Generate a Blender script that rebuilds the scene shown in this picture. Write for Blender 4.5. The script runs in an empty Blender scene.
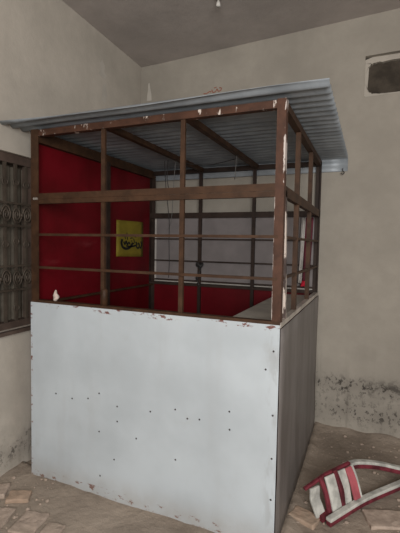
import bpy, bmesh, math, random
from mathutils import Vector, Matrix, noise
random.seed(4)
S = bpy.context.scene
COL = S.collection

# ------------------------------------------------------------------ camera
CP = Vector((1.8874, -1.8348, 1.4403)); YAW, PIT, ROL = -.4019, -.055, .0179
fw = Vector((math.sin(YAW)*math.cos(PIT), math.cos(YAW)*math.cos(PIT), math.sin(PIT)))
rt = Vector((math.cos(YAW), -math.sin(YAW), 0)); up = rt.cross(fw)
r2 = rt*math.cos(ROL)+up*math.sin(ROL); u2 = -rt*math.sin(ROL)+up*math.cos(ROL)
cd = bpy.data.cameras.new('camera'); cam = bpy.data.objects.new('camera', cd); COL.objects.link(cam)
cam.matrix_world = Matrix(((r2.x,u2.x,-fw.x,CP.x),(r2.y,u2.y,-fw.y,CP.y),(r2.z,u2.z,-fw.z,CP.z),(0,0,0,1)))
cd.sensor_fit = 'HORIZONTAL'; cd.sensor_width = 36; cd.lens = 36*400.5/400; cd.clip_start = .02
S.camera = cam
# ------------------------------------------------------------------ world, light, exposure
wd = bpy.data.worlds.new('world'); S.world = wd; wd.use_nodes = True
wd.node_tree.nodes['Background'].inputs[0].default_value = (1.0,.95,.88,1)
wd.node_tree.nodes['Background'].inputs[1].default_value = .38
def area(name, loc, target, sx, sy, power, col):
    l = bpy.data.lights.new(name, 'AREA'); l.shape = 'RECTANGLE'; l.size = sx; l.size_y = sy; l.energy = power; l.color = col
    o = bpy.data.objects.new(name, l); COL.objects.link(o); o.location = loc
    o.rotation_euler = (Vector(target)-Vector(loc)).to_track_quat('-Z','Y').to_euler(); return o
area('key_area', (2.8,-3.5,1.95), (.6,.2,1.1), 1.9, 1.7, 160, (1,.97,.93))  # unseen broad area light added behind the camera as main light
S.view_settings.view_transform = 'Standard'; S.view_settings.look = 'None'
S.view_settings.exposure = 0; S.view_settings.gamma = 1; S.view_settings.use_curve_mapping = False

# ------------------------------------------------------------------ material helpers
class NT:
    def __init__(s, name):
        s.m = bpy.data.materials.new(name); s.m.use_nodes = True
        s.t = s.m.node_tree; s.b = s.t.nodes['Principled BSDF']; s.co = s.n('ShaderNodeTexCoord').outputs['Object']
    def n(s, typ, **kw):
        x = s.t.nodes.new(typ)
        for k, v in kw.items(): setattr(x, k, v)
        return x
    def set(s, sock, v):
        if isinstance(v, bpy.types.NodeSocket): s.t.links.new(v, sock)
        elif isinstance(v, tuple) and len(v) == 3 and sock.type == 'RGBA': sock.default_value = (*v, 1)
        else: sock.default_value = v
    def map(s, scale=(1,1,1), loc=(0,0,0)):
        x = s.n('ShaderNodeMapping'); s.set(x.inputs[0], s.co); x.inputs[3].default_value = scale; x.inputs[1].default_value = loc
        return x.outputs[0]
    def noise(s, scale, detail=4, rough=.55, vec=None, dist=0):
        x = s.n('ShaderNodeTexNoise'); s.set(x.inputs['Vector'], vec or s.co)
        x.inputs['Scale'].default_value = scale; x.inputs['Detail'].default_value = detail
        x.inputs['Roughness'].default_value = rough; x.inputs['Distortion'].default_value = dist
        return x.outputs[0]
    def step(s, v, a, b, lo=0., hi=1.):
        x = s.n('ShaderNodeMapRange', interpolation_type='SMOOTHSTEP'); s.set(x.inputs[0], v)
        for i, q in enumerate((a, b, lo, hi)): x.inputs[i+1].default_value = q
        return x.outputs[0]
    def math(s, op, a, b=0., clamp=False):
        x = s.n('ShaderNodeMath', operation=op, use_clamp=clamp); s.set(x.inputs[0], a); s.set(x.inputs[1], b); return x.outputs[0]
    def mix(s, f, a, b, bt='MIX'):
        x = s.n('ShaderNodeMix', data_type='RGBA', blend_type=bt)
        s.set(x.inputs[0], f); s.set(x.inputs[6], a); s.set(x.inputs[7], b); return x.outputs[2]
    def xyz(s):
        x = s.n('ShaderNodeSeparateXYZ'); s.set(x.inputs[0], s.co); return x.outputs
    def bump(s, h, st, dist=.01):
        x = s.n('ShaderNodeBump'); s.set(x.inputs['Height'], h); x.inputs['Strength'].default_value = st; x.inputs['Distance'].default_value = dist
        s.t.links.new(x.outputs[0], s.b.inputs['Normal'])
    def end(s, col, rough=.8, metal=0., spec=.3):
        s.set(s.b.inputs['Base Color'], col); s.set(s.b.inputs['Roughness'], rough)
        s.b.inputs['Metallic'].default_value = metal; s.b.inputs['Specular IOR Level'].default_value = spec
        return s.m

def plain(name, col, rough=.7, metal=0., var=.25, scale=9, spec=.3):
    k = NT(name); f = k.step(k.noise(scale, 5), .3, .7)
    d = tuple(c*(1-var) for c in col); l = tuple(min(1,c*(1+var)) for c in col)
    return k.end(k.mix(f, d, l), rough, metal, spec)

def gauss(k, v, c, w):      # soft band around c
    d = k.math('DIVIDE', k.math('SUBTRACT', v, c), w)
    return k.math('POWER', 2.718, k.math('MULTIPLY', k.math('MULTIPLY', d, d), -1.))

def plaster(name, col, mold):
    k = NT(name); X, Y, Z = k.xyz()
    big = k.step(k.noise(1.3, 5, .6), .3, .7); fine = k.step(k.noise(14, 6, .65), .3, .72)
    st = k.noise(5, 3, .5, k.map((1,1,.12)))
    c = k.mix(big, tuple(x*.82 for x in col), tuple(x*1.08 for x in col))
    c = k.mix(k.math('MULTIPLY', fine, .22), c, tuple(x*.72 for x in col))
    c = k.mix(k.math('MULTIPLY', k.step(st, .55, .75), .22), c, tuple(x*.75 for x in col))
    if mold:
        # damp line of black mould above the floor, in ragged patches, with flaked pale plaster under it
        patch = k.step(k.noise(3.1, 3, .5, k.map((1,1,1), (mold,.3,.1))), .36, .54)
        fl = k.step(k.noise(34, 4, .7, k.map((1,1,.8))), .53, .61)
        band = k.math('ADD', gauss(k, Z, .36, .06), k.math('MULTIPLY', gauss(k, Z, .16, .09), .75), True)
        m = k.math('MULTIPLY', k.math('MULTIPLY', patch, band), k.math('ADD', k.math('MULTIPLY', fl, 1.0), .3), True)
        low = k.math('MULTIPLY', k.step(Z, .42, .3), k.step(k.noise(8, 4, .6), .4, .6))
        c = k.mix(k.math('MULTIPLY', low, .35), c, tuple(min(1,x*1.18) for x in col))
        if mold < 3:
            heavy = k.math('MULTIPLY', k.step(X, 1.78, 1.95), gauss(k, k.math('ADD', Z, k.math('MULTIPLY', k.noise(7, 3), .16)), .455, .055))
            rag = k.step(k.noise(22, 5, .7), .42, .58)
            m = k.math('MAXIMUM', m, k.math('MULTIPLY', heavy, k.math('ADD', k.math('MULTIPLY', rag, .6), .3)))
        c = k.mix(m, c, (.07,.062,.055))
        drip = k.math('MULTIPLY', k.step(k.noise(16, 3, .5, k.map((1,1,.05))), .52, .7), k.math('MULTIPLY', k.step(Z, .9, .4), patch))
        c = k.mix(k.math('MULTIPLY', drip, .3), c, (.12,.105,.09))
    k.bump(k.math('ADD', k.noise(9, 6, .6), k.math('MULTIPLY', k.noise(60, 3), .25)), .22, .012)
    return k.end(c, .92, 0, .15)

def rail_mat(name, base, chips, th=.585):
    k = NT(name); f = k.step(k.noise(11, 6, .65), .3, .7)
    c = k.mix(f, tuple(x*.6 for x in base), tuple(x*1.25 for x in base))
    if chips:
        ch = k.step(k.noise(9, 5, .7, k.map((1.6,1.6,.55), (.4,.1,chips))), th, th+.035)
        c = k.mix(ch, c, (.55,.48,.43))
    return k.end(c, .62, .1, .3)

def edge_worn():          # red oxide post whose front corners are rubbed back to pale primer
    k = NT('edge_worn_steel'); X, Y, Z = k.xyz(); base = (.068,.03,.018)
    c = k.mix(k.step(k.noise(11, 6, .65), .3, .7), tuple(x*.6 for x in base), tuple(x*1.25 for x in base))
    lo = k.math('MULTIPLY', k.step(Z, 1.69, 1.66), gauss(k, X, 1.474, .004)); hi = k.math('MULTIPLY', k.step(Z, 1.70, 1.73), gauss(k, X, 1.514, .011))
    nzz = k.noise(12, 5, .7, k.map((1,1,.5), (.2,.5,.9)))
    f = k.step(k.math('ADD', k.math('MULTIPLY', k.math('ADD', lo, hi), .32), nzz), .80, .84)
    return k.end(k.mix(f, c, (.52,.46,.43)), .6, .1, .3)

def sheet_white():
    k = NT('white_painted_sheet'); X, Y, Z = k.xyz()
    col = (.47,.52,.56)
    big = k.step(k.noise(2.2, 4, .55), .3, .7); st = k.step(k.noise(7, 4, .6, k.map((1,1,.16))), .5, .75)
    c = k.mix(big, tuple(x*.86 for x in col), tuple(x*1.03 for x in col))
    c = k.mix(k.math('MULTIPLY', st, .2), c, (.36,.37,.38))
    blotch = k.step(k.noise(4.5, 5, .6, k.map((1,1,1),(3,1,2))), .6, .75)
    c = k.mix(k.math('MULTIPLY', blotch, .3), c, (.36,.37,.37))
    nz = k.noise(26, 4, .65, k.map((.7,1,1.4)))
    edge = k.math('ADD', gauss(k, Z, 1.065, .022), k.math('MULTIPLY', gauss(k, Z, .02, .03), .9), True)
    edge = k.math('MAXIMUM', edge, k.math('MULTIPLY', gauss(k, X, 0., .012), .9))
    chip = k.math('MULTIPLY', k.step(nz, .56, .63), k.step(edge, .35, .6))
    c = k.mix(chip, c, (.16,.07,.06))
    dirt = k.math('MULTIPLY', k.step(Z, .16, .0), k.noise(12, 4))
    c = k.mix(k.math('MULTIPLY', dirt, .7), c, (.3,.26,.22))
    side = k.math('MULTIPLY', gauss(k, X, 1.5, .04), k.step(k.noise(20, 3, .6, k.map((1,1,.3))), .5, .65))
    c = k.mix(k.math('MULTIPLY', side, .35), c, (.25,.25,.25))
    k.bump(k.noise(1.6, 2), .25, .03)
    return k.end(c, .42, .0, .4)

def red_inside():
    k = NT('red_enamel'); X, Y, Z = k.xyz()
    f = k.step(k.noise(3, 4), .3, .7); c = k.mix(f, (.08,.0018,.004), (.125,.0025,.007))
    h = k.step(k.noise(5, 4, .6, k.map((1,.35,1.3))), .6, .8)
    c = k.mix(k.math('MULTIPLY', h, .45), c, (.19,.04,.045))
    return k.end(c, .5, 0, .2)

def galv():
    k = NT('galvanised_sheet'); f = k.step(k.noise(6, 5, .6), .3, .7); st = k.step(k.noise(4, 3, .5, k.map((.3,3,1))), .4, .7)
    c = k.mix(f, (.23,.26,.29), (.34,.375,.41)); c = k.mix(k.math('MULTIPLY', st, .25), c, (.22,.23,.24))
    return k.end(c, .5, .25, .5)

def side_sheet():
    k = NT('dull_steel_sheet'); f = k.step(k.noise(7, 5, .6, k.map((1,1,.25))), .3, .7)
    c = k.mix(f, (.15,.135,.128), (.22,.203,.197)); return k.end(c, .5, .2, .4)

def ground():
    k = NT('dusty_earth'); f = k.step(k.noise(2.2, 6, .62), .32, .68); g = k.noise(38, 6, .7)
    c = k.mix(f, (.23,.19,.155), (.35,.292,.24)); c = k.mix(k.math('MULTIPLY', k.step(g, .5, .72), .45), c, (.38,.32,.265))
    k.bump(k.math('ADD', k.noise(16, 6, .65), k.math('MULTIPLY', g, .4)), .6, .02)
    return k.end(c, .95, 0, .1)

def brick_mat(name, col):
    k = NT(name); f = k.step(k.noise(18, 6, .65), .3, .7); d = k.step(k.noise(6, 5, .6), .5, .7)
    c = k.mix(f, tuple(x*.82 for x in col), tuple(x*1.12 for x in col)); c = k.mix(k.math('MULTIPLY', d, .6), c, (.32,.265,.21))
    k.bump(k.noise(40, 5), .5, .01); return k.end(c, .95, 0, .1)

M = dict(
 wall=plaster('plaster', (.46,.422,.37), 0), wall_b=plaster('plaster_damp_shaded', (.355,.326,.283), 1.7), wall_l=plaster('plaster_damp_left', (.46,.422,.37), 9.4),  # back wall: mouldy plaster, its dimmer light darkened into the base tone
 ceil=plaster('ceiling_plaster', (.47,.425,.40), 0),
 rail=rail_mat('brown_red_oxide_steel', (.054,.026,.013), 0), rail_c=rail_mat('chipped_red_oxide_steel', (.068,.03,.018), 3.3),
 rail_e=edge_worn(), rail_w=rail_mat('pale_worn_steel', (.07,.05,.045), 7.1, .47),
 rail_shaded=rail_mat('shaded_brown_steel', (.034,.021,.016), 0),  # brown steel of the rear and inner frame, kiosk shade put into its colour
 white=sheet_white(), red=red_inside(), galv=galv(), side=side_sheet(), ground=ground(),
 brick=brick_mat('pale_brick', (.41,.33,.275)), brick_o=brick_mat('orange_brick', (.42,.31,.235)),
 back=plain('grey_backing_sheet', (.2,.18,.18), .7, 0, .08), hem=plain('pale_hem', (.46,.43,.4), .7, 0, .1),
 bare=plain('bare_steel', (.5,.46,.42), .4, .5), iron=plain('dark_iron', (.07,.055,.043), .55, .2), shutter=plain('dull_shutter', (.125,.11,.088), .7, 0, .2),
 frame=plain('dark_window_frame', (.075,.052,.042), .7, 0), cavity=plain('dark_infill', (.055,.045,.035), .95, 0, .3, 14),
 yellow=plain('yellow_paper', (.2,.155,.016), .7, 0, .12), ink=plain('black_ink', (.01,.01,.01), .7),
 board=plain('counter_board', (.36,.335,.30), .7, 0, .12), wire=plain('dark_wire', (.03,.028,.028), .6), lwire=plain('grey_wire', (.12,.115,.11), .6),
 tissue=plain('crumpled_paper', (.5,.42,.38), .9, 0, .2, 40), maroon=plain('maroon_cloth', (.10,.018,.03), .8), rcloth=plain('red_cloth', (.42,.01,.03), .8),
 wcloth=plain('white_cloth', (.42,.4,.38), .8), wplastic=plain('white_paint', (.46,.46,.43), .6, 0, .3, 16), rplastic=plain('red_paint', (.13,.02,.03), .7, 0, .5, 16),
 pink=plain('faded_red_paint', (.38,.09,.11), .6), scrawl=plain('red_chalk', (.30,.12,.085), .9, 0, .1), patch=plain('bare_lime_patch', (.46,.43,.385), .95, 0, .08),
 rivet=plain('rusty_rivet', (.07,.065,.065), .5, .3), white_pl=plain('white_plastic', (.6,.58,.55), .5, 0, .05))

# ------------------------------------------------------------------ mesh helpers
class MB:
    def __init__(s): s.b = bmesh.new(); s.mi = 0
    def face(s, vs):
        f = s.b.faces.new(vs); f.material_index = s.mi; return f
    def box(s, x0,x1,y0,y1,z0,z1):
        v = [s.b.verts.new((x,y,z)) for x in (x0,x1) for y in (y0,y1) for z in (z0,z1)]
        for q in ((0,1,3,2),(4,6,7,5),(0,4,5,1),(2,3,7,6),(0,2,6,4),(1,5,7,3)): s.face([v[i] for i in q])
        return s
    def bar(s, a, b, w, h, upv=(0,0,1)):        # rectangular bar from a to b
        a, b = Vector(a), Vector(b); d = (b-a).normalized(); sd = d.cross(Vector(upv))
        sd = sd.normalized() if sd.length > 1e-5 else Vector((1,0,0)); u = sd.cross(d)
        v = [s.b.verts.new(p+sd*(i*w/2)+u*(j*h/2)) for p in (a,b) for i,j in ((-1,-1),(1,-1),(1,1),(-1,1))]
        for q in ((3,2,1,0),(4,5,6,7)): s.face([v[i] for i in q])
        for i in range(4): s.face([v[i], v[(i+1)%4], v[4+(i+1)%4], v[4+i]])
        return s
    def angle(s, a, b, w, t, da, db):           # L section: two flanges along da and db
        a, b, da, db = map(Vector, (a,b,da,db)); pr = [(0,0),(w,0),(w,t),(t,t),(t,w),(0,w)]
        v = [[s.b.verts.new(p+da*x+db*y) for x,y in pr] for p in (a,b)]
        for i in range(6): s.face([v[0][i], v[0][(i+1)%6], v[1][(i+1)%6], v[1][i]])
        s.face(v[0][::-1]); s.face(v[1]); return s
    def tube(s, pts, r, n=8, caps=True, closed=False):
        pts = [Vector(p) for p in pts]; N = len(pts); rings = []; ref = None
        for i, p in enumerate(pts):
            if closed: d = (pts[(i+1)%N]-pts[i-1]).normalized()
            else: d = (pts[min(i+1,N-1)]-pts[max(i-1,0)]).normalized()
            if ref is None: ref = d.orthogonal().normalized()
            ref = (ref-d*ref.dot(d)); ref = ref.normalized() if ref.length > 1e-6 else d.orthogonal().normalized()
            o = d.cross(ref); rr = r[i] if isinstance(r,(list,tuple)) else r
            rings.append([s.b.verts.new(p+(ref*math.cos(t)+o*math.sin(t))*rr) for t in (2*math.pi*k/n for k in range(n))])
        for i in range(N if closed else N-1):
            A, B = rings[i], rings[(i+1)%N]
            for k in range(n): s.face([A[k],A[(k+1)%n],B[(k+1)%n],B[k]])
        if caps and not closed: s.face(rings[0][::-1]); s.face(rings[-1])
        return s
    def ball(s, c, r, sc=(1,1,1), n=2):
        m = Matrix.Translation(c) @ Matrix.Diagonal((*sc,1))
        g = bmesh.ops.create_icosphere(s.b, subdivisions=n, radius=r, matrix=m)
        for v in g['verts']:
            for f in v.link_faces: f.material_index = s.mi
        return s
    def loft(s, rows, closed=False):
        v = [[s.b.verts.new(p) for p in r] for r in rows]
        for i in range(len(v)-1):
            n = len(v[i])
            for k in range(n if closed else n-1): s.face([v[i][k], v[i][(k+1)%n], v[i+1][(k+1)%n], v[i+1][k]])
        return s, v
    def build(s, name, mats, parent=None, smooth=False, bevel=0, solid=0, label=None):
        bmesh.ops.recalc_face_normals(s.b, faces=s.b.faces)
        me = bpy.data.meshes.new(name); s.b.to_mesh(me); s.b.free()
        for m in (mats if isinstance(mats,(list,tuple)) else [mats]): me.materials.append(M[m])
        if smooth:
            for p in me.polygons: p.use_smooth = True
        o = bpy.data.objects.new(name, me); COL.objects.link(o)
        if parent: o.parent = parent; o.matrix_parent_inverse = Matrix.Translation(-parent.location) if False else Matrix()
        if parent: o.location = -root_loc(parent)
        if solid:
            q = o.modifiers.new('solid','SOLIDIFY'); q.thickness = solid; q.offset = 0
        if bevel:
            q = o.modifiers.new('bevel','BEVEL'); q.width = bevel; q.segments = 2; q.limit_method = 'ANGLE'
        if label: o['label'] = label
        return o
def root_loc(o):        # meshes are drawn in world coordinates: shift by the root's location once
    return o.location.copy() if o.parent is None else Vector()
def tag(o, label, cat, group=None, kind=None):
    o['label'] = label; o['category'] = cat
    if group: o['group'] = group
    if kind: o['kind'] = kind
    return o
def thing(name, loc, label, cat, group=None):
    o = bpy.data.objects.new(name, None); COL.objects.link(o); o.location = loc; o.empty_display_size = .1
    return tag(o, label, cat, group)
def struct(o): o['kind'] = 'structure'; return o
def nz(x,y,z=0.,s=1.): return noise.noise(Vector((x*s,y*s,z*s)))

W, D, HP, HM, HT = 1.514, 1.43, 1.074, 1.70, 2.10
def wx(y): return -.135-.035*y          # left wall plane
def wy(x): return 1.53-.04*x            # back wall plane
CEIL = 3.115

# ------------------------------------------------------------------ structure
def fz(x, y):
    h = .012*nz(x,y,0,2.3)+.006*nz(x,y,3,9)+.003*nz(x,y,7,28)-.006
    db = wy(x)-y; dl = x-wx(y)
    if x > W: h += (.016+.022*nz(x,y,5,6))*math.exp(-(db/.06)**2) + .006*math.exp(-(db/.25)**2)
    h += .03*math.exp(-(dl/.09)**2)*(.8+.8*nz(x,y,2,7)) if y < .05 else 0
    if x > W: h += .02*math.exp(-((x-W-.03)/.035)**2)*(.6+nz(x,y,1,8))
    if -.01 < x < W+.01 and y > -.012: h = min(h, -.002)
    return h
m = MB()
def axis(a,b,fine0,fine1,ds,dl):
    v=[a]
    while v[-1] < b: v.append(v[-1]+(ds if fine0<=v[-1]<fine1 else dl))
    return v
xs = axis(-.45,5.0,-.45,2.5,.02,.12); ys = axis(-5.6,1.7,-.62,1.7,.02,.12)
m.loft([[Vector((x,y,fz(x,y))) for x in xs] for y in ys]); struct(m.build('floor','ground',smooth=True))

m = MB(); cy0 = -5.6
m.loft([[(x,y,CEIL+.022*max(0,x)) for x in (-.6,0,2.5,5.0)] for y in (cy0,1.7)]); m.build('ceiling','ceil')
struct(bpy.data.objects['ceiling'])
# left wall with a window opening (yA..yB, zA..zB)
yA, yB, zA, zB = -1.15, .18, .895, 1.975
def wallquads(m, P, us, vs, skip, th):
    for i in range(len(us)-1):
        for j in range(len(vs)-1):
            if (i,j) in skip: continue
            m.face([m.b.verts.new(P(u,v)) for u,v in ((us[i],vs[j]),(us[i+1],vs[j]),(us[i+1],vs[j+1]),(us[i],vs[j+1]))])
m = MB(); PL = lambda y,z: (wx(y),y,z)
wallquads(m, PL, (-5.6,yA,yB,1.62), (-.05,zA,zB,3.2), {(1,1)}, 0)
dpt = .14
for a,b in (((yA,zA),(yB,zA)),((yB,zA),(yB,zB)),((yB,zB),(yA,zB)),((yA,zB),(yA,zA))):
    q = [PL(*a),PL(*b)]; q += [(x-dpt,y,z) for x,y,z in q[::-1]]; m.face([m.b.verts.new(p) for p in q])
wl = struct(m.build('wall_left','wall_l'))
# back wall with a ventilator opening
vx0, vx1, vz0, vz1 = 1.797, 2.75, 2.565, 2.862
m = MB(); PB = lambda x,z: (x,wy(x),z)
wallquads(m, PB, (-.5,vx0,vx1,5.0), (-.05,vz0,vz1,3.3), {(1,1)}, 0)
for a,b in (((vx0,vz0),(vx1,vz0)),((vx1,vz0),(vx1,vz1)),((vx1,vz1),(vx0,vz1)),((vx0,vz1),(vx0,vz0))):
    q = [PB(*a),PB(*b)]; q += [(x,y+.16,z) for x,y,z in q[::-1]]; m.face([m.b.verts.new(p) for p in q])
wb = struct(m.build('wall_back','wall_b'))
# ventilator: plaster lining with a ragged hole and dark infill behind
wv = thing('window_2', ((vx0+vx1)/2, wy(vx0)+.05, vz0), 'small high ventilator opening blocked with dark infill in the back wall', 'window'); wv['kind'] = 'structure'
yv = wy(vx0)+.035
out = [(vx0,vz0),(vx1,vz0),(vx1,vz1),(vx0,vz1)]
hx0, hx1, hz0, hz1 = vx0+.024, vx1-.04, vz0+.022, vz1-.038
n = 60; inner = []; outer = []
for k in range(n):
    t = 2*math.pi*k/n; c, s_ = math.cos(t), math.sin(t)
    e = lambda v: math.copysign(abs(v)**.2, v)
    inner.append(((hx0+hx1)/2+(hx1-hx0)/2*e(c)+.010*nz(c*3,s_*3,1,2), (hz0+hz1)/2+(hz1-hz0)/2*e(s_)+.012*nz(c*3,s_*3,4,3)))
    q = max(abs(c),abs(s_)); outer.append(((vx0+vx1)/2+(vx1-vx0)/2*c/q, (vz0+vz1)/2+(vz1-vz0)/2*s_/q))
m = MB(); m.loft([[(x,yv,z) for x,z in outer],[(x,yv,z) for x,z in inner],[(x,yv+.05,z) for x,z in inner]], True)
m.build('lining','wall',wv)
m = MB(); xs_ = [vx0+(vx1-vx0)*i/40 for i in range(41)]; zs_ = [vz0+(vz1-vz0)*i/14 for i in range(15)]
m.loft([[(x,yv+.03+.012*nz(x,z,2,18),z) for x in xs_] for z in zs_]); m.build('infill','cavity',wv,True)
# marks on the back wall: red scrawl and bare patch
def ribbon(m, pts, w, P, off):      # flat brush stroke on a plane; P maps (u,v) to 3d
    L, R = [], []
    for i,(u,v) in enumerate(pts):
        a = Vector(pts[max(i-1,0)]); b = Vector(pts[min(i+1,len(pts)-1)]); d = (b-a).normalized(); nn = Vector((-d.y,d.x))
        ww = (w[i] if isinstance(w,(list,tuple)) else w)/2
        L.append(P(u+nn.x*ww, v+nn.y*ww)); R.append(P(u-nn.x*ww, v-nn.y*ww))
    m.loft([L,R])
def spline(pts, k=6):
    o = []; n = len(pts)
    for i in range(n-1):
        p = [Vector(pts[max(0,min(n-1,j))]) for j in (i-1,i,i+1,i+2)]
        for q in range(k):
            t = q/k; o.append(tuple(.5*((2*p[1])+(p[2]-p[0])*t+(2*p[0]-5*p[1]+4*p[2]-p[3])*t*t+(3*p[1]-p[0]-3*p[2]+p[3])*t**3)))
    o.append(tuple(pts[-1])); return o
PW = lambda x,z: (x, wy(x)-.002, z)
m = MB()
for st in ([(.47,2.776),(.50,2.774),(.53,2.786),(.545,2.778)],[(.55,2.80),(.56,2.775),(.585,2.778),(.60,2.80)],[(.60,2.80),(.612,2.778),(.635,2.782),(.64,2.80),(.62,2.806)],[(.57,2.81),(.595,2.814)]):
    ribbon(m, spline(st,5), .009, PW, 0)
m.build('scrawl','scrawl',wb)
def blob(m, P, c, pts): m.face([m.b.verts.new(P(c[0]+u,c[1]+v)) for u,v in pts])
m = MB(); blob(m, PW, (-.10,2.81), [(-.022,-.02),(.03,-.02),(.026,.04),(.014,.09),(.004,.145),(-.008,.14),(-.012,.08),(-.02,.03)]); m.build('bare_patch','patch',wb)
m = MB(); PLm = lambda y,z: (wx(y)+.002,y,z)
blob(m, PLm, (.90,2.83), [(-.05,-.04),(-.01,-.055),(.04,-.05),(.06,-.02),(.03,.0),(.035,.05),(.0,.085),(-.03,.05),(-.02,.0)])
blob(m, PLm, (.93,2.66), [(-.04,-.07),(.02,-.08),(.04,.0),(.02,.09),(-.02,.06)])
m.build('bare_patch','patch',wl)

# ------------------------------------------------------------------ window with iron grille (in the left wall)
win = thing('window_1', (wx(-.5)-.05,-.5,zA), 'dark window with scrolled iron grille beside the kiosk', 'window'); win['kind'] = 'structure'
xg = lambda y: wx(y)-.035
m = MB()                                            # frame
for a,b in (((yA,zA+.02),(yB,zA+.02)),((yA,zB-.028),(yB,zB-.028))):
    m.bar((xg(a[0])-.02,*a),(xg(b[0])-.02,*b),.06,.045 if a[1] < 1.2 else .056)
for y in (yA+.02,yB-.02): m.bar((xg(y)-.02,y,zA),(xg(y)-.02,y,zB),.06,.04,(1,0,0))
m.build('window_frame','frame',win)
m = MB(); m.bar((wx(yA)+.008,yA,zA-.012),(wx(yB)+.008,yB,zA-.012),.05,.022); m.build('window_sill','frame',win)
yb = .118
m = MB(); m.bar((xg(-.5)-.085,yA+.01,(zA+zB)/2),(xg(-.5)-.085,yB+.0,(zA+zB)/2),.01,zB-zA-.02); m.build('shutter_backing','iron',win)
for k in range(15):                                 # vertical boards of the shutters behind, a gap behind each bar
    yc = yb+.0415-.083*k; w_ = .062 if k else .03
    if k == 0: yc -= .006
    m = MB(); m.bar((xg(yc)-.05,yc,zA+.03),(xg(yc)-.05,yc,zB-.07),.02,w_,(0,1,0)); m.build('shutter_board','shutter',win)
for k in range(14):                                 # grille bars and collars
    y = yb-.083*k; x = xg(y)
    m = MB(); m.bar((x,y,zA+.03),(x,y,zB-.05),.016,.016); b = m.build('grille_bar','iron',win)
    for z in ((1.80,1.42) if k%2 == 0 else (1.805,1.44,1.02)):
        m = MB(); pts = [(x+.004,y+.02*math.cos(t),z+.02*math.sin(t)) for t in (2*math.pi*i/14 for i in range(14))]
        m.tube(pts,.005,6,closed=True); m.build('collar','iron',b,True)
for z0,z1 in ((1.535,1.675),(1.135,1.285)):         # scrolled bands
    m = MB()
    for z in (z0,z1): m.bar((xg(yA)+.008,yA+.03,z),(xg(yB)+.008,yB-.03,z),.014,.013)
    fr = m.build('grille_band','iron',win)
    for k in range(7):
        yc = yb-.083*2*k-.041; zc = (z0+z1)/2; r = .045
        m = MB()
        for sgn in (-1,1):
            pts = []
            for i in range(34):
                t = i/33*2.1*2*math.pi; rr = .058*(1-i/33*.82); pts.append((xg(yc)+.012, yc+sgn*(.041-rr*math.cos(t)*.62), zc+sgn*rr*math.sin(t)))
            m.tube(pts,.0055,6)
        m.ball((xg(yc)+.012,yc,zc),.013,(.6,1,1)); m.build('scroll','iron',fr,True)

# ------------------------------------------------------------------ kiosk
kio = thing('kiosk', (W/2,D/2,0), 'steel framed vendor kiosk with white front panel, red inside and corrugated roof', 'kiosk')
m = MB(); m.box(-.004,W+.002,-.008,0,-.02,HP); fp = m.build('front_panel',['white','red'],kio,label='white painted sheet panel')
for p in fp.data.polygons:
    if p.normal.y > .9: p.material_index = 1
for i,(x,z) in enumerate([(.192,.537),(.313,.527),(.428,.547),(.505,.589),(.627,.535),(.838,.545),(.506,.368),(.628,.45),(1.056,.548),(.986,.583),(1.284,.536),(.991,.316),
    (1.494,.646),(1.495,.438),(1.496,.238),(1.455,.86),(1.281,.626),(.609,.228),(1.123,.556),(.514,.111),(.752,.379),(1.49,.95)]):
    m = MB(); m.ball((x,-.008,z),.0052,(1,.6,1)); m.build('rivet','rivet',fp,True)
# right side lower panel: upper edge on its rail, foot bowed out a little
m = MB(); rows = []
for i in range(13):
    z = -.01+(HP-.01)*i/12
    rows.append([(W+.006+.006*max(0,1-z/.3)**2*(.3+math.sin(2.2*y))+.004*nz(y,z,0,4), y, z) for y in (D*j/16 for j in range(17))])
m.loft(rows); m.build('side_panel',['side'],kio,True,solid=.002,label='dull unpainted steel panel')
m = MB(); m.box(0,.004,.0,D,0,2.035); m.build('side_panel','red',kio,label='tall red enamelled panel')
m = MB(); m.box(0,W,D-.004,D,0,HP); m.build('back_panel','red',kio,label='low red enamelled panel')
m = MB(); m.box(.04,W-.02,D-.001,D+.003,HP+.022,HM-.02); bs = m.build('back_sheet','back',kio,label='greyish white backing sheet')
m = MB(); m.box(.04,.058,D-.004,D-.001,HP+.022,HM-.02); m.build('hem','hem',bs)
m = MB(); m.box(.058,W-.02,D-.004,D-.001,HP+.022,HP+.034); m.build('hem','hem',bs)
# posts
t = .005
m = MB(); m.angle((-.002,-.003,0),(-.002,-.003,HT+.004),.056,t,(1,0,0),(0,1,0)); m.build('corner_post','rail',kio)
m = MB(); m.angle((W+.002,-.003,0),(W+.002,-.003,HT+.004),.042,t,(-1,0,0),(0,1,0)); m.build('corner_post','rail_e',kio,label='post with chipped paint')
m = MB(); m.angle((0,D,0),(0,D,HT),.042,t,(1,0,0),(0,-1,0)); m.build('corner_post','rail_shaded',kio)
m = MB(); m.angle((W,D,0),(W,D,HT),.042,t,(-1,0,0),(0,-1,0)); m.build('corner_post','rail_shaded',kio)
m = MB(); m.angle((W,.125,HP),(W,.055,HM),.026,t,(-1,0,0),(0,1,0)); m.build('post','rail_w',kio,label='post with chipped paint')
for x in (.517,1.002):
    m = MB(); m.box(x-.016,x+.008,.006,.022,HP-.01,HT-.03); m.build('post','rail',kio)
for y in (.44,.94):
    m = MB(); m.box(W-.028,W-.002,y-.014,y+.014,HP-.02,HT-.03); m.build('post','rail',kio)
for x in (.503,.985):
    m = MB(); m.box(x-.013,x+.013,D-.03,D-.006,.0,HT-.03); m.build('post','rail_shaded',kio)
m = MB(); m.box(.005,.045,.69,.73,0,HT-.05); m.build('post','rail_shaded',kio)
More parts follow.
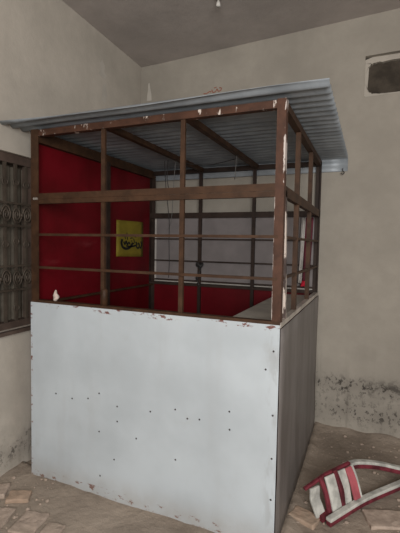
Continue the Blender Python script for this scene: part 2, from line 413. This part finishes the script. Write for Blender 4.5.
# rails
def rail(name, a, b, w, h, mat='rail'):
    m = MB(); m.bar(a,b,w,h); return m.build(name,mat,kio)
rail('top_rail',(0,.018,HT-.018),(W,.018,HT-.018),.036,.036,'rail_c'); rail('top_rail',(0,D-.018,HT-.02),(W,D-.018,HT-.02),.036,.036,'rail_shaded')
rail('top_rail',(.022,0,HT-.034),(.022,D,HT-.034),.036,.066); rail('top_rail',(W-.018,0,HT-.018),(W-.018,D,HT-.018),.036,.036)
m = MB(); m.angle((0,-.002,HM+.026),(W,-.002,HM+.026),.034,t,(0,0,-1),(0,1,0)); m.bar((0,.012,HM-.022),(W,.012,HM-.022),.026,.026); m.build('middle_rail','rail',kio)
rail('middle_rail',(0,D-.016,HM-.005),(W,D-.016,HM-.005),.03,.046,'rail_shaded'); rail('middle_rail',(W-.014,0,HM-.005),(W-.014,D,HM-.005),.028,.05)
rail('lower_rail',(0,.012,HP+.004),(W,.012,HP+.004),.036,.022); rail('lower_rail',(W-.01,0,HP-.002),(W-.01,D,HP-.002),.03,.024,'bare')
rail('lower_rail',(.018,.0,HP-.012),(.018,D,HP-.012),.026,.014); rail('lower_rail',(0,D-.016,HP+.006),(W,D-.016,HP+.006),.03,.02,'rail_shaded')
for z in (1.482,1.286):
    rail('thin_bar',(.03,.002,z),(W-.02,.002,z),.014,.014); rail('thin_bar',(.03,D-.02,z+.004),(W-.02,D-.02,z+.004),.012,.012,'rail_shaded')
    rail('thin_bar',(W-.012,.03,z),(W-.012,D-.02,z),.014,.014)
rail('thin_bar',(.03,D-.02,1.115),(W-.02,D-.02,1.115),.012,.014,'rail_shaded')
for x in (.517,1.002): rail('roof_purlin',(x,.03,HT-.016),(x,D-.03,HT-.016),.034,.032)
# brackets, bolts, floor under the stall
m = MB(); m.tube([(.517,.02,HP+.015),(.517,.02,HP+.10),(.517,.02,HP+.108)],[.02,.02,.012],10); m.build('post_sleeve','rail',kio,True)
for x in (.028,.045):
    m = MB(); m.tube([(x,-.003,HM-.005),(x,-.012,HM-.005)],.0075,6); m.build('bolt','bare',kio)
m = MB(); m.box(1.215,W-.03,.05,D-.04,1.035,1.055); m.build('counter_board','board',kio)
# roof
def roof_rows(x):
    L = []; N = 176; y = -.115-.0 + (.06)*(x/1.7)
    y0 = y; yE = D+.012
    for i in range(N+1):
        f = i/N; yy = y0+(yE-y0)*f; wv_ = .011*math.sin(2*math.pi*yy/.076)
        L.append((x, yy, HT+.032-.006*f+wv_+.004*nz(x,yy,2,1.5)))
    for i in range(1,11):
        f = i/10; L.append((x-.0, yE+.014*math.sin(f*math.pi/2)+.004*math.sin(f*9), HT+.026-.105*f*(.9+.1*f)))
    return L
m = MB(); xr = [-.128+(1.702+.128)*i/14 for i in range(15)]
m.loft([roof_rows(x) for x in xr]); rf = m.build('roof_sheet','galv',kio,True,solid=.0016)
m = MB(); m.tube([(1.668,wy(1.668)-.035,2.04),(1.668,wy(1.668)-.035,2.018)]+[(1.668+.012*math.sin(a),wy(1.668)-.035,2.006-.011*math.cos(a)) for a in (2.6,1.8,.9,0,-.9,-1.6)],.0035,6)
m.build('hook','wire',rf,True)

# ------------------------------------------------------------------ things in and on the kiosk
po = thing('poster', (.0075,1.05,1.30), 'yellow paper poster with black calligraphy stuck on the red panel', 'poster')
A = (.862,1.625,1.332); B = (1.272,1.630,1.322)     # y, ztop, zbottom at the two sides
PP = lambda u,v,o=0: (.006+o, A[0]+(B[0]-A[0])*u, (A[1]+(B[1]-A[1])*u)*(1-v)+(A[2]+(B[2]-A[2])*u)*v)
m = MB(); m.loft([[PP(u/8,v/8,.002+.001*nz(u,v,0,.6)) for u in range(9)] for v in range(9)]); m.build('paper','yellow',po,True,solid=.0006)
m = MB(); PI_ = lambda u,v: PP(u,v,.0045)
for st,w in (([(.20,.52),(.17,.62),(.22,.74),(.34,.78),(.46,.75),(.55,.66),(.58,.60)],.045),([(.25,.58),(.29,.66),(.34,.57),(.38,.66),(.44,.60),(.48,.66)],.03),
    ([(.34,.70),(.48,.72),(.62,.70),(.74,.66),(.70,.58)],.032),([(.72,.70),(.77,.76),(.83,.72),(.83,.64),(.78,.62)],.034),([(.90,.56),(.93,.64),(.90,.73),(.86,.76)],.034),
    ([(.36,.33),(.37,.42),(.39,.53)],.02),([(.29,.44),(.31,.52)],.018),([(.62,.50),(.64,.60),(.60,.64)],.022),([(.49,.50),(.55,.47),(.60,.50)],.016),([(.52,.56),(.56,.56)],.02),([(.66,.44),(.70,.44)],.018)):
    ribbon(m, spline(st,6), w*1.55, PI_, 0)
m.build('calligraphy','ink',po)

ti = MB(); ti.ball((.171,.014,HP+.047),.03,(.72,.6,1.1),3)
for v in ti.b.verts:
    q = (v.co-Vector((.171,.014,HP+.047))); k = .8+.9*nz(v.co.x,v.co.y,v.co.z,48); h = (q.z+.03)/.06
    v.co = Vector((.171,.014,HP+.047))+Vector((q.x*k*(1.25-.8*h), q.y*k*(1.25-.8*h), q.z*1.05))
tag(ti.build('crumpled_paper','tissue',None,True), 'small crumpled whitish paper sitting on the rail above the white panel', 'paper')

cb = thing('tied_cable', (.512,D-.045,1.09), 'dark cable tied in a knot on the rear kiosk post', 'cable')
m = MB(); pts = [(.505+.012*math.sin(i*.5),D-.043-.008*math.cos(i*.8),1.27-.0145*i) for i in range(14)]; m.tube(pts,[.009+.004*math.sin(i) for i in range(14)],7); m.build('cable_tail','wire',cb,True)
m = MB(); m.tube([(.515+.024*math.cos(a),D-.045+.014*math.sin(a),1.262+.012*math.sin(2*a)) for a in (i*2*math.pi/16 for i in range(16))],.012,7,closed=True); m.build('knot','wire',cb,True)

def wire(pts, r, mat, label):
    m = MB(); m.tube(spline([Vector(p) for p in pts],5),r,6); return tag(m.build('hanging_wire',mat,None,True),label,'wire')
wire([(.418,.9,2.07),(.421,.9,2.0),(.432,.9,1.86),(.462,.9,1.62),(.463,.9,1.47),(.465,.905,1.3),(.458,.91,1.18)],.003,'wire','thin dark wire hanging lowest below the kiosk roof, left of the others')
wire([(.455,.88,2.07),(.45,.88,1.96),(.462,.88,1.87),(.497,.87,1.83),(.52,.87,1.86)],.003,'wire','short dark wire under the kiosk roof with its end curled back up')
wire([(.503,.92,2.068),(.49,.92,1.96),(.485,.92,1.85),(.47,.92,1.62),(.44,.92,1.55)],.0025,'lwire','thin grey wire hanging just left of the middle front post')
wire([(.998,.88,2.068),(.993,.88,2.0),(.99,.88,1.93),(.985,.89,1.905),(.978,.90,1.92)],.003,'lwire','grey wire hanging from the roof purlin toward the right of the kiosk')
wire([(.54,.95,2.064),(.62,.96,2.045),(.75,.97,2.035),(.88,.97,2.05),(.98,.95,2.064)],.003,'wire','slack dark wire slung between the two roof purlins')

bn = thing('cloth_strip', (1.44,D-.06,1.12), 'maroon and white cloth strip with red end hanging at the rear right kiosk post', 'cloth')
def strip(name, x0, x1, z0, z1, mat, off):
    m = MB(); R_ = []
    for i in range(15):
        z = z1+(z0-z1)*i/14
        R_.append([(x0+(x1-x0)*j/8-.018*(i/14), D-.062+off+.008*math.sin(j*1.6+i*.12), z) for j in range(9)])
    m.loft(R_); m.build(name,mat,bn,True,solid=.0015)
strip('maroon_cloth',1.415,1.472,1.17,1.665,'maroon',0); strip('white_edge',1.383,1.415,1.15,1.665,'wcloth',.004); strip('red_end',1.402,1.455,1.125,1.17,'rcloth',-.004)

# ------------------------------------------------------------------ lamp holder on the ceiling
lh = thing('lamp_holder', (.868,.80,3.06), 'white lamp holder hanging from the ceiling at the top edge', 'lamp')
cz = CEIL+.022*.868
m = MB(); m.tube([(.868,.80,cz),(.868,.80,cz-.012),(.868,.80,cz-.018)],[.026,.026,.015],14); m.build('ceiling_rose','white_pl',lh,True)
m = MB(); m.tube([(.868,.80,cz-.015),(.868,.80,3.09)],.004,8); m.build('cord','white_pl',lh,True)
m = MB(); m.tube([(.868,.80,3.10),(.868,.80,3.08),(.868,.80,3.062)],[.008,.014,.016],12); m.build('socket','white_pl',lh,True)

# ------------------------------------------------------------------ broken chair on the floor
ch = thing('broken_chair', (1.80,.55,0), 'toppled broken chair painted white and dark red lying beside the kiosk', 'chair')
O = Vector((1.748,.29,0)); e1 = Vector((.555,.832,0)); e2 = Vector((-.832,.555,0))
Q = lambda s,n_,z: O+e1*s+e2*n_+Vector((0,0,z))
def slat(s0, s1, prof, mat, name, th=.014, bow=.0):
    m = MB(); rows = []
    for i,(n_,z) in enumerate(prof):
        a = Vector(prof[max(i-1,0)]); b = Vector(prof[min(i+1,len(prof)-1)]); d = (b-a).normalized(); nn = Vector((-d.y,d.x))*th
        rows.append([Q(s0,n_,z),Q(s1,n_,z),Q(s1,n_+nn.x,z+nn.y),Q(s0,n_+nn.x,z+nn.y)])
    _, v = m.loft(rows, True); m.face(v[0][::-1]); m.face(v[-1]); return m.build(name,mat,ch,False,.004)
def prof(n0, z0, n1, z1, n2, z2, k=7): return spline([(n0,z0),((n0+n1)/2,(z0+z1)/2),(n1,z1),((n1+n2)/2,(z1+z2)/2+.004),(n2,z2)],3)
slat(-.05,.02, prof(.055,.012,.10,.085,.105,.15), 'wplastic','slat')
slat(.04,.112, prof(.02,.025,.05,.115,.085,.195), 'wplastic','slat')
slat(.135,.19, prof(.02,.04,.04,.125,.075,.205), 'wplastic','slat')
slat(.19,.24, prof(.0,.06,.03,.14,.07,.205), 'pink','slat')
slat(.018,.042, prof(.03,.005,.062,.105,.11,.185), 'rplastic','red_band',.018)
slat(.110,.137, prof(.02,.02,.04,.12,.09,.205), 'rplastic','red_band',.018)
slat(.24,.254, prof(.0,.06,.03,.14,.07,.21), 'wplastic','slat')
m = MB(); m.bar(Q(-.07,.12,.145),Q(.06,.10,.19),.02,.016); m.bar(Q(.06,.10,.19),Q(.26,.085,.21),.02,.018); m.build('cross_bar','rplastic',ch,bevel=.004)
m = MB(); m.bar(Q(-.03,.045,.012),Q(.05,.04,.02),.04,.03); m.build('cross_bar','rplastic',ch,bevel=.004)
def legbar(pts, name, zoff=0):
    P_ = spline([Vector(p) for p in pts],4)
    for i,(mat,dz,w,h,nm) in enumerate((('wplastic',.009,.034,.018,'white_face'),('rplastic',-.012,.03,.026,name))):
        m = MB(); rows = []
        for j,p in enumerate(P_):
            d = (Vector(P_[min(j+1,len(P_)-1)])-Vector(P_[max(j-1,0)])).normalized(); sd = d.cross(Vector((0,0,1))).normalized(); u = sd.cross(d)
            c = Vector(p)+u*dz; rows.append([c-sd*w/2-u*h/2,c+sd*w/2-u*h/2,c+sd*w/2+u*h/2,c-sd*w/2+u*h/2])
        _, v = m.loft(rows, True); m.face(v[0][::-1]); m.face(v[-1]); m.build(nm,mat,ch,False,.004)
legbar([Q(-.03,-.01,.028),Q(.2,-.01,.04),Q(.36,-.01,.035),Q(.6,-.03,.035),Q(.8,-.05,.04)],'leg')
legbar([Q(.25,.12,.165),Q(.36,.11,.165),Q(.5,.06,.14),Q(.66,.0,.09),Q(.8,-.03,.06)],'leg')

# ------------------------------------------------------------------ bricks and rubble
def brick(cx, cy, ang, l, w, h, top, mat, label, tilt=0):
    m = MB(); m.box(-l/2,l/2,-w/2,w/2,-h,0)
    bmesh.ops.subdivide_edges(m.b, edges=m.b.edges[:], cuts=5, use_grid_fill=True)
    for v in m.b.verts:
        k = Vector((v.co.x+cx*7,v.co.y+cy*5,v.co.z)); v.co += Vector((nz(k.x,k.y,k.z,22),nz(k.y,k.z,k.x,22),.6*nz(k.z,k.x,k.y,26)))*.007
    R_ = Matrix.Translation((cx,cy,top)) @ Matrix.Rotation(ang,4,'Z') @ Matrix.Rotation(tilt,4,'X')
    bmesh.ops.transform(m.b, matrix=R_, verts=m.b.verts)
    o = m.build('brick',mat,None,False,.006); return tag(o,label,'brick')
a0 = math.radians(12)
brick(.325,-.345,a0-.0,.135,.16,.05,.003,'brick','pale square brick set in the dust at the bottom left, nearest the white panel')
brick(.475,-.352,a0,.10,.13,.05,.001,'brick','smaller pale brick half buried at the bottom edge, right of the square one')
brick(.155,-.395,a0+.1,.12,.17,.05,.006,'brick','long pale brick at the bottom left corner, left of the square brick')
brick(.115,-.215,a0+.3,.12,.09,.06,.014,'brick_o','orange tinted broken brick on the rubble edge below the window')
brick(-.02,-.225,a0+.3,.08,.11,.06,.018,'brick','dusty broken brick against the left wall foot below the window')
brick(1.618,.285,-.35,.14,.10,.06,.014,'brick_o','orange brick lying between the kiosk side and the broken chair')
brick(2.02,.45,.35,.22,.14,.06,.008,'brick','pale brown slab in the dust in front of the chair legs')
brick(1.72,.125,.2,.16,.10,.06,.006,'brick_o','half buried orange brick at the bottom edge beside the kiosk corner')
m = MB()
for i in range(240):
    if i < 190: x, y = random.uniform(1.56,2.6), random.uniform(.05,1.40)
    else: x, y = random.uniform(-.10,.3), random.uniform(-.6,-.02)
    r = random.choice((.003,.004,.005,.006,.008,.011)); z = fz(x,y)
    k0 = len(m.b.verts); m.ball((x,y,z+r*.25),r,(random.uniform(.8,1.5),random.uniform(.8,1.4),random.uniform(.5,.9)),1)
tag(m.build('rubble','brick',None), 'small crumbs of brick and plaster scattered over the dusty floor', 'rubble', kind='stuff')
